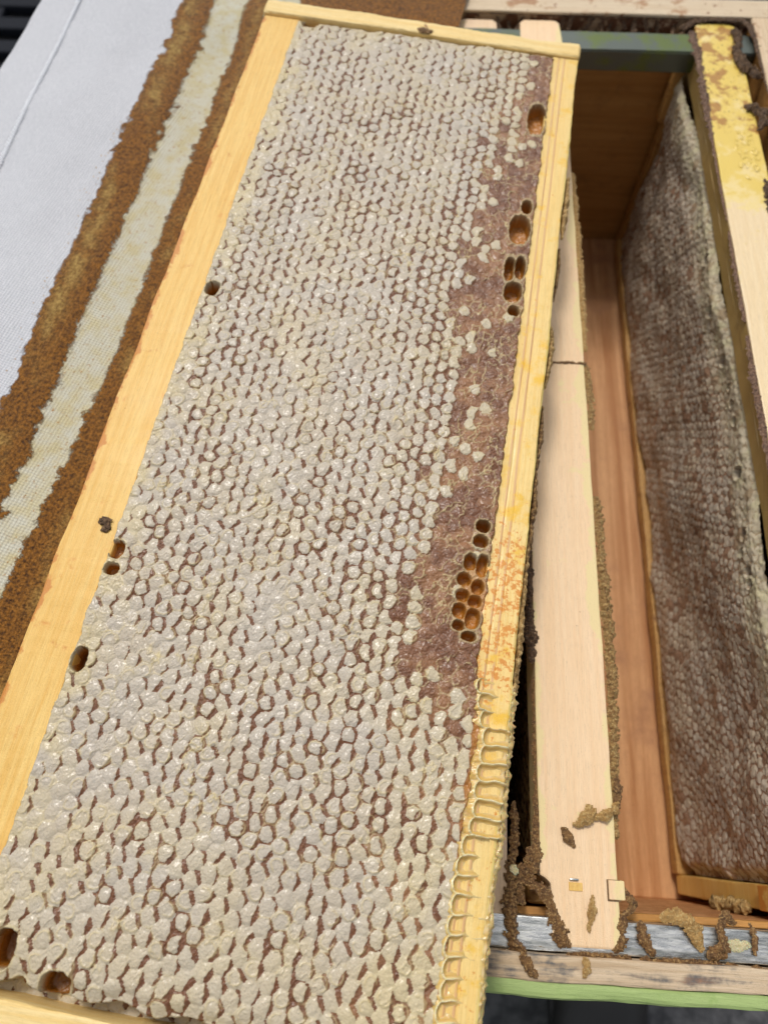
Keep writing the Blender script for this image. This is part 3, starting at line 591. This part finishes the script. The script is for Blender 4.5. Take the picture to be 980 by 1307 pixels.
# borders: the comb dives under the bars, scalloped
sc = .55 * np.abs(np.sin(Tg * math.pi / 5.38)) + .9 * pn(Tg * .12, Tg * 0, 61)
L_edge = Sg - (-.6 - sc * .8); R_lim = np.interp(Tg, [-5, 150, 300, 318, 335, 360, 400, 432], [130.3, 130.5, 130.4, 130.8, 133.6, 132.2, 131.6, 131.2])
R_edge = R_lim + sc * 1.1 - Sg; T_edge = Tg - (1.0 + pn(Sg * .15, Sg * 0, 62)); B_edge = 426.5 + 2 * pn(Sg * .1, Sg * 0, 63) - Tg
ed = np.minimum(np.minimum(L_edge, R_edge), np.minimum(T_edge + 0, B_edge))
h = h - 1.5 * sst(3.5, 0, T_edge) - 1.5 * sst(5, 0, B_edge)
h = h - 9 * sst(.25, -1.0, ed) + .12
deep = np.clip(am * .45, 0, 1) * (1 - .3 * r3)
white = white * (1 - am)
# open cells: (s, t, half width s, half width t)
holes = [(3.1, 179.5, 2.8, 3.6), (1.6, 297.4, 2.7, 3.4), (2.2, 304.6, 2.6, 2.2), (2.0, 336.4, 2.5, 4.0), (5.6, 3.6, 4.4, 3.2), (124.0, 1.2, 3.6, 2.2),
         (126.3, 50, 4.1, 10.3), (127.0, 107.8, 2.2, 4.0), (125.3, 121.2, 4.5, 8.0), 
         (123.3, 144, 2.1, 6.4), (127.7, 142.6, 2.1, 6.0), (126.0, 156.2, 3.6, 5.4), (127.4, 166.2, 2.3, 2.6),
         (126.6, 264.8, 2.5, 2.3), (126.4, 270.8, 2.5, 2.4), (124.0, 278.9, 2.3, 3.0), (128.2, 279.6, 2.1, 4.0), (122.6, 285.5, 2.4, 2.3), (127.6, 287.5, 2.1, 2.6),
         (122.8, 291.3, 2.3, 2.1), (127.2, 292.8, 2.2, 2.1), (122.4, 297.0, 2.3, 2.7), (127.2, 299.0, 2.4, 3.6), (122.8, 302.2, 2.0, 1.7), (126.6, 305.6, 2.4, 1.6),
         (9.0, 418.5, 3.2, 5.0), (26.0, 424.6, 4.2, 3.4), (15.8, 426, 2.0, 1.6), (68, 20000, 1, 1)]
capcell = (white > .5)
inhole = np.zeros_like(Sg)
for k, (cs, ct, a, bb) in enumerate(holes):
    i0, i1 = np.searchsorted(sA, [cs - a - 2, cs + a + 2]); j0, j1 = np.searchsorted(tA, [ct - bb - 2, ct + bb + 2])
    if j0 >= len(tA): continue
    sl_ = np.s_[i0:i1, j0:j1]; x = (Sg[sl_] - cs) / a; y = (Tg[sl_] - ct) / bb
    q = (np.abs(x) ** 2.5 + np.abs(y) ** 2.5) ** .4; q = q + .07 * pn(Sg[sl_] * .6, Tg[sl_] * .6, 70)
    d = (q - 1) * min(a, bb); kk = sst(.12, -.42, d)
    h[sl_] = h[sl_] * (1 - kk) + ((-5.0 if 270 < ct < 310 else -6.5 if cs > 120 else -9.5) + q * 1.2 + .3 * wr1[sl_]) * kk + .15 * np.exp(-((d - .3) / .25) ** 2)
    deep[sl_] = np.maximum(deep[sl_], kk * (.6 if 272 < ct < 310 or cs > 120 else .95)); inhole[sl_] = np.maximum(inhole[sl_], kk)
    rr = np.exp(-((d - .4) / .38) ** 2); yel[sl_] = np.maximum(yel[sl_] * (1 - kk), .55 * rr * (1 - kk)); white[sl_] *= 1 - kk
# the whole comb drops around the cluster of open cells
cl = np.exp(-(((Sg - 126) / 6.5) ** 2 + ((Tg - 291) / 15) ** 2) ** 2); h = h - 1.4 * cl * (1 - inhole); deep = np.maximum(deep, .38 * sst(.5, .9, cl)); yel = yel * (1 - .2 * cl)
P = np.stack([Sg, -Tg, h], -1)
NR = -grid_normals(P)
P_f = P[:, ::-1]; NRf = NR[:, ::-1]
if NRf[5, 5, 2] < 0: NRf = -NRf
flp = lambda a: np.ascontiguousarray(a[:, ::-1])
att = dict(white=flp(white), ridge=flp(yel), deep=flp(deep), tone=flp(tone))
facecap = flp(((white > .45) & (deep < .1) & (ed > .3))[:, :]); facecap = facecap[:-1, :-1]
cellid = flp(I * 1000 + J)[:-1, :-1]
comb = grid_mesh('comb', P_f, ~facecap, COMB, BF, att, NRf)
# cell caps: the 300 nearest as sub-parts, the rest joined
ids = cellid[facecap]; uq, cnt = np.unique(ids, return_counts=True)
# centres
gx = flp(Sg)[:-1, :-1][facecap]; gy = -flp(Tg)[:-1, :-1][facecap]
order = np.argsort(ids, kind='stable'); ids_s = ids[order]; st_i = np.searchsorted(ids_s, uq)
mx = np.add.reduceat(gx[order], st_i) / cnt; my = np.add.reduceat(gy[order], st_i) / cnt
camL = (Mx.inverted() @ Vector((0, 0, .28))) * 1000
px = mx - camL.x; py = my - camL.y
dist = np.hypot(px, py + 40)
okc = (cnt > 70)
sel = np.argsort(np.where(okc, dist, 1e9))[:300]; selid = set(uq[sel].tolist())
fi, fj = np.nonzero(facecap)
fi_s, fj_s = fi[order], fj[order]
rest = facecap.copy()
for q in sel:
    a0 = st_i[q]; a1 = a0 + cnt[q]; ii = fi_s[a0:a1]; jj = fj_s[a0:a1]
    rest[ii, jj] = False
    i0, i1, j0, j1 = ii.min(), ii.max() + 2, jj.min(), jj.max() + 2
    mk = np.zeros((i1 - i0 - 1, j1 - j0 - 1), bool); mk[ii - i0, jj - j0] = True
    sub = np.s_[i0:i1, j0:j1]
    grid_mesh('cell_cap', P_f[sub], mk, COMB, comb, {k: a[sub] for k, a in att.items()}, NRf[sub])
grid_mesh('cell_caps', P_f, rest, COMB, comb, att, NRf, kind='stuff')
# back of the comb
MB().bar((1, -428, -27), (129, -1, -11), 1, seg=30, ch=4, wob=.6, seed=79).build('comb_back', COMB3, comb)
# open cell walls built over the bottom bar
CW = M('translucent_wax', .32); CW.col(CW.mix(CW.noise(.3, 3), (.50, .34, .10), (.66, .52, .24))); CW.b.inputs['Subsurface Weight'].default_value = .5; CW.b.inputs['Subsurface Scale'].default_value = .0015; CW.b.inputs['Coat Weight'].default_value = .4
CW.bump(CW.noise(1.2, 4), .4, .3)
FS = .3
sB = np.arange(129.6, 145.2, FS); tB = np.arange(317.0, 446.0, FS); SB, TB = np.meshgrid(sB, tB, indexing='ij'); p = 5.36
tw = TB + .55 * fbm(SB * .18, TB * .10, 401, 2) + .35 * (SB - 131) / 6
kc = np.floor((tw - 318.5) / p).astype(int); yy = (tw - 318.5) / p - kc - .5
hr = _h(kc + 50, kc * 0 + 3, 5) / 4096.; hr2 = _h(kc + 50, kc * 0 + 9, 5) / 4096.
lB = np.interp(318.5 + (kc + .5) * p, [318, 330, 338, 366, 373, 440], [130.8, 133.2, 135.0, 134.4, 131.6, 131.3]) + (hr - .5) * .7
wB = np.where((kc >= 3) & (kc <= 8), 147., 136.8 + hr2 * 2.2)
sl2 = lB + 2.1 * (1 - np.sqrt(np.clip(1 - (1.9 * yy) ** 2, 0, 1)))
dd = np.minimum((.5 - np.abs(yy)) * p, (SB - sl2))
Hs = (1.9 + .5 * fbm(SB * .3, TB * .3, 404, 2)) * (1 - .8 * sst(lB, lB + 6.5, SB)) * sst(wB + .8, wB - 2.2, SB); Hs = np.where(wB > 140, 2.0 - .10 * (SB - lB), Hs)
wn = fbm(SB * .5, TB * .5, 402, 2)
wall = np.exp(-(np.clip(dd, 0, 9) / .33) ** 2)
hh = -.5 + (Hs + .3) * wall * (1 + .15 * wn) + .85 * np.exp(-(np.clip(dd, 0, 9) / 1.6) ** 2) * sst(wB + 1.5, wB - 3, SB) + .12 * wn
outside = SB < sl2; hh = np.where(outside, 1.7 - .45 * np.abs(SB - sl2) + .5 * wn, hh)
hh = hh - 5 * sst(143.6, 145.2, SB + .5 * wn) - 4 * sst(319.5, 317.2, TB) - .8 * sst(131.2, 129.8, SB)
pale = np.clip(np.exp(-(dd / .34) ** 2) * sst(.2, 1.4, hh) , 0, 1); amb = np.clip(.15 + .85 * np.exp(-((dd - .9) / .9) ** 2) + .8 * (SB < sl2) * (1 + wn), 0, 1)
PB = np.stack([SB, -TB, hh], -1)[:, ::-1]; NB = grid_normals(PB); NB = NB if NB[3, 3, 2] > 0 else -NB
m = M('wax_on_wood', .22); m.col(m.mix(m.attr('ridge'), m.mix(m.attr('deep'), (.78, .60, .32), (.64, .42, .12)), (.86, .77, .46)))
m.b.inputs['Subsurface Weight'].default_value = .6; m.b.inputs['Subsurface Radius'].default_value = (1, .7, .3); m.b.inputs['Subsurface Scale'].default_value = .0012; m.b.inputs['Coat Weight'].default_value = .5; m.b.inputs['Coat Roughness'].default_value = .12
m.bump(m.noise(1.2, 4), .4, .3); WF = m
kf = kc[:, ::-1][:-1, :-1]
flq = lambda a: np.ascontiguousarray(a[:, ::-1])
for q in range(int(kc.max()) + 1):
    mk = kf == q
    if mk.sum() < 30: continue
    ii, jj = np.nonzero(mk); i0, i1, j0, j1 = ii.min(), ii.max() + 2, jj.min(), jj.max() + 2; sub = np.s_[i0:i1, j0:j1]
    grid_mesh('cell_wall', PB[sub], mk[i0:i1 - 1, j0:j1 - 1], WF.m, comb, dict(ridge=flq(pale)[sub], deep=flq(amb)[sub]), NB[sub])
# jagged burr comb along the outer side of the bottom bar
def burr(pts, rads, mat, seed, flat=3.0, zc=-7):
    return MB().crust([(s_, -t_, zc) for s_, t_ in pts], rads, n=14, rough=.55, seed=seed, flat=flat, step=.8, freq=.5).build('burr_comb', mat.m, BF, smooth=True)
burr([(143.8, 318), (144.2, 336), (144.4, 362), (143.9, 380), (143.7, 405), (144, 440)], [1.3, 1.8, 2.0, 1.2, 1.4, 1.6], CW, 301, 2.2, -4.5)
burr([(144.2, 262), (144.4, 285), (144.8, 305), (144.6, 325)], [0.74, 1.12, 1.36, 0.99], P_gold, 302)
burr([(144.4, 205), (144.8, 222), (144.2, 235), (145, 250), (144.6, 272)], [0.50, 1.12, 0.74, 1.12, 0.74], P_brown, 303)
burr([(144.6, 165), (145, 174), (145.2, 186), (144.6, 196)], [0.50, 1.24, 1.12, 0.50], P_gold, 304)
burr([(145, 78), (145.4, 92), (145, 104), (145.2, 116)], [0.62, 1.12, 1.30, 0.50], P_gold, 305, 2.2, -6)
burr([(144.6, 120), (145.4, 130), (144.8, 150)], [0.50, 0.81, 0.37], P_brown, 306, 2.2, -8)

# ================================================================== COVER CLOTH
xe = lambda y: -150 - .11 * (456 - y)
ys = np.arange(-70, 506, .9); us = np.arange(0, 1.0001, 1 / 430.)
U, Yc = np.meshgrid(us, ys, indexing='ij')
xl = -238 - .17 * (462 - Yc) ; xr = 22 - .17 * (470 - Yc)
X = xl + (xr - xl) * U
X = X + 1.2 * pn(Yc * .03, Yc * 0, 80) * (1 - U)
off_e = X - xe(Yc)
h = 6.8 + fbm(X * .012, Yc * .008, 81, 2) * 1.6 + fbm(X * .05, Yc * .04, 82, 2) * .35
h = np.where(off_e > 0, h + .12 * fbm(X * .25, Yc * .25, 83, 3), h)
h = h - 3.5 * sst(0, 40, off_e) * sst(450, 400, Yc)                       # sags between the bars
h = h - .0035 * np.clip(-205 - X, 0, 200) ** 2 * 1.0 - .02 * np.clip(Yc - 478, 0, 60) ** 2 - .02 * np.clip(-46 - Yc, 0, 60) ** 2
seam = X - (-212 - .083 * (449 - Yc))                                # hem seam
h = h - .35 * np.exp(-((np.abs(seam) - 2.0) / .5) ** 2) + .5 * np.exp(-(seam / 1.3) ** 2) + .4 * sst(0, -3, seam)
h = h + 1.1 * np.exp(-((X - xe(Yc) + 28) / 16) ** 2)
wv = fbm(Yc * .035, X * .0, 84, 3) * 1.1 + fbm(X * .18, Yc * .18, 85, 3) * (1.6 + 2.4 * fbm(Yc * .02, X * .01, 88, 2))
o2 = off_e + wv
cw1 = np.interp(Yc, [80, 112, 200, 460], [33, 35, 41, 39.5])
brown = sst(-2.0, 2.6, o2) * (1 - sst(-3.2, 3.2, o2 - 20) * sst(3.2, -3.2, o2 - cw1))
brown = brown * (1 - sst(51, 54, o2) * sst(72, 68, o2) * sst(395, 440, Yc))
dense = sst(.3, 1.2, off_e * 0 + 1)
h = h + .7 * brown
gold = np.clip(1.2 * np.exp(-((o2 - 7.5) / 4.5) ** 2) * sst(-.55, .35, fbm(X * .05, Yc * .02, 86, 3)) + .7 * np.exp(-((o2 - 49) / 4.) ** 2) * sst(-.2, .4, fbm(X * .05, Yc * .03, 87, 3)), 0, 1)
m = M('stained_cover_cloth', .85, .25)
br, gd, inn = m.attr('brown'), m.attr('gold'), m.attr('inner')
wx = m.n('ShaderNodeTexWave'); mp = m.n('ShaderNodeMapping'); m.l(m.co, mp.inputs[0]); mp.inputs['Rotation'].default_value = (0, 0, .28); m.l(mp.outputs[0], wx.inputs[0]); wx.inputs['Scale'].default_value = .2; wx.inputs['Distortion'].default_value = .8
wy = m.n('ShaderNodeTexWave', bands_direction='Y'); m.l(mp.outputs[0], wy.inputs[0]); wy.inputs['Scale'].default_value = .24; wy.inputs['Distortion'].default_value = .8
wv_ = m.math('ADD', wx.outputs['Fac'], wy.outputs['Fac'])
fuz = m.noise(.9, 3, .6, (1.6, .5, 1))
cl_ = m.mix(m.ss(fuz, .3, .7), (.58, .59, .62), (.70, .705, .73)); cl_ = m.mix(m.ss(wv_, .3, 1.6, .6, 0), cl_, (.36, .38, .43))
inc = m.mix(m.ss(m.noise(.12, 4, .6), .35, .7), (.55, .535, .44), (.52, .46, .28))
inc = m.mix(m.ss(m.noise(.55, 5, .75, loc=(4, 4, 4)), .57, .68), inc, (.34, .16, .04))
c = m.mix(inn, cl_, inc)
pn1 = m.noise(.62, 6, .78); pn2 = m.noise(.11, 4, .6, loc=(3, 1, 0))
brc = m.mix(m.ss(pn1, .32, .66), (.035, .012, .004), (.40, .165, .022)); brc = m.mix(m.math('MULTIPLY', gd, m.ss(pn2, .3, .6)), brc, m.mix(m.ss(pn1, .4, .65), (.26, .14, .03), (.60, .40, .12)))
pe = m.math('ADD', m.math('MULTIPLY', pn1, .6), m.math('MULTIPLY', m.noise(1.6, 4, .7, loc=(1, 7, 2)), .4))
msk = m.ss(m.math('ADD', br, m.math('MULTIPLY', m.math('SUBTRACT', pe, .5), 3.0)), .36, .64)
m.col(m.mix(msk, c, brc)); m.rgh(m.ss(msk, 0, 1, .9, .42))
b1 = m.bump(wv_, .7, .28); m.bump(m.math('MULTIPLY', m.noise(1.1, 5, .75), msk), .9, 1.2, b1)
CC = thing('cover_cloth', 'white cotton cover cloth folded back, striped with brown propolis stains, under the big frame', 'cloth', (-150, 215, 6))
co = np.array([-150, 215, 6.])
P = np.stack([X, Yc, h], -1) - co
g = grid_mesh('fabric', P, np.ones((P.shape[0] - 1, P.shape[1] - 1), bool), m.m, CC, dict(brown=brown, gold=gold, inner=sst(-.5, 2.5, o2 - .8)))
# hem stitches
b = MB(); y = 478.
while y > 150:
    x = -212 - .083 * (449 - y)
    z = 6.8 - .0035 * max(0, -205 - x) ** 2 + .6 + float(fbm(np.array([x * .012]), np.array([y * .008]), 81, 2)[0]) * 1.6
    for dx in (-.8, .8): b.crust([(x + dx * 1.5, y + 1.3, z - .4), (x + dx * .8, y, z + .35), (x + dx * .1, y - 1.3, z - .3)], .5, n=8, rough=.15, seed=int(y), step=.5, cap=False)
    y -= 2.3
th = M('white_thread', .8); th.col((.74, .76, .8))
b.build('hem_stitching', th.m, CC, smooth=True, off=co, kind='stuff')
# loose propolis crumbs along the stain's edge
b = MB()
for k in range(60):
    y = random.uniform(180, 345); x = float(xe(y)) - abs(random.gauss(0, 2.5)); b.crust([(x, y, 9.2), (x + random.uniform(-.8, .8), y + random.uniform(-1, 1), 9.3)], random.uniform(.15, .45), n=6, seed=k, flat=.6)
b.build('propolis_crumbs', P_brown.m, CC, off=co, kind='stuff')

# ================================================================== CRATE AND SHOE
cr = M('black_plastic', .8, .15); cr.col((.012, .014, .02)); 
ck = M('black_plastic_floor', .8); ck.col((.004, .004, .005))
CR = thing('crate', 'black slotted plastic crate standing on the ground beyond the cloth', 'crate', (-800, 1000, -700))
cko = (-800, 1000, -700)
MB().bar((-1100, 740, -700), (-460, 1240, -360), 0, seg=2, ch=4, wob=0).build('crate_body', ck.m, CR, off=cko)
for k in range(11): MB().bar((-1100, 742 + k * 46, -330), (-462, 742 + k * 46 + 24, -318), 0, seg=2, ch=2, wob=0).build('lid_slat', cr.m, CR, off=cko)
for k in range(6): MB().bar((-1096 + k * 125, 741, -332), (-1096 + k * 125 + 34, 1240, -320), 1, seg=2, ch=2, wob=0).build('lid_rib', cr.m, CR, off=cko)
for x in (-1104, -466): MB().bar((x, 738, -700), (x + 8, 1242, -316), 1, seg=2, ch=2, wob=0).build('crate_side', cr.m, CR, off=cko)
sh = M('dark_leather', .5); sh.col((.015, .014, .013)); tn_ = M('tan_leather', .6); tn_.col((.30, .21, .13))
SH = thing('shoe', 'dark shoe with a tan toe patch standing on the ground beyond the near wall', 'shoe', (235, -160, -700)); so_ = (235, -160, -700)
b = MB(); b.crust([(238, -40, -655), (238, -90, -650), (236, -140, -660), (234, -190, -668), (232, -250, -660), (230, -330, -640)], [30, 44, 50, 52, 46, 44], n=20, rough=.05, step=8, flat=.75, freq=.01); b.build('shoe_upper', sh.m, SH, smooth=True, off=so_)
b = MB(); b.crust([(236, -150, -634), (235, -170, -632), (234, -195, -634), (233, -230, -632)], [20, 30, 30, 26], n=16, rough=.05, step=6, flat=.35, freq=.01); b.build('toe_patch', tn_.m, SH, smooth=True, off=so_)
MB().bar((185, -330, -700), (286, -30, -684), 1, seg=6, ch=6, wob=0).build('sole', sh.m, SH, off=so_)
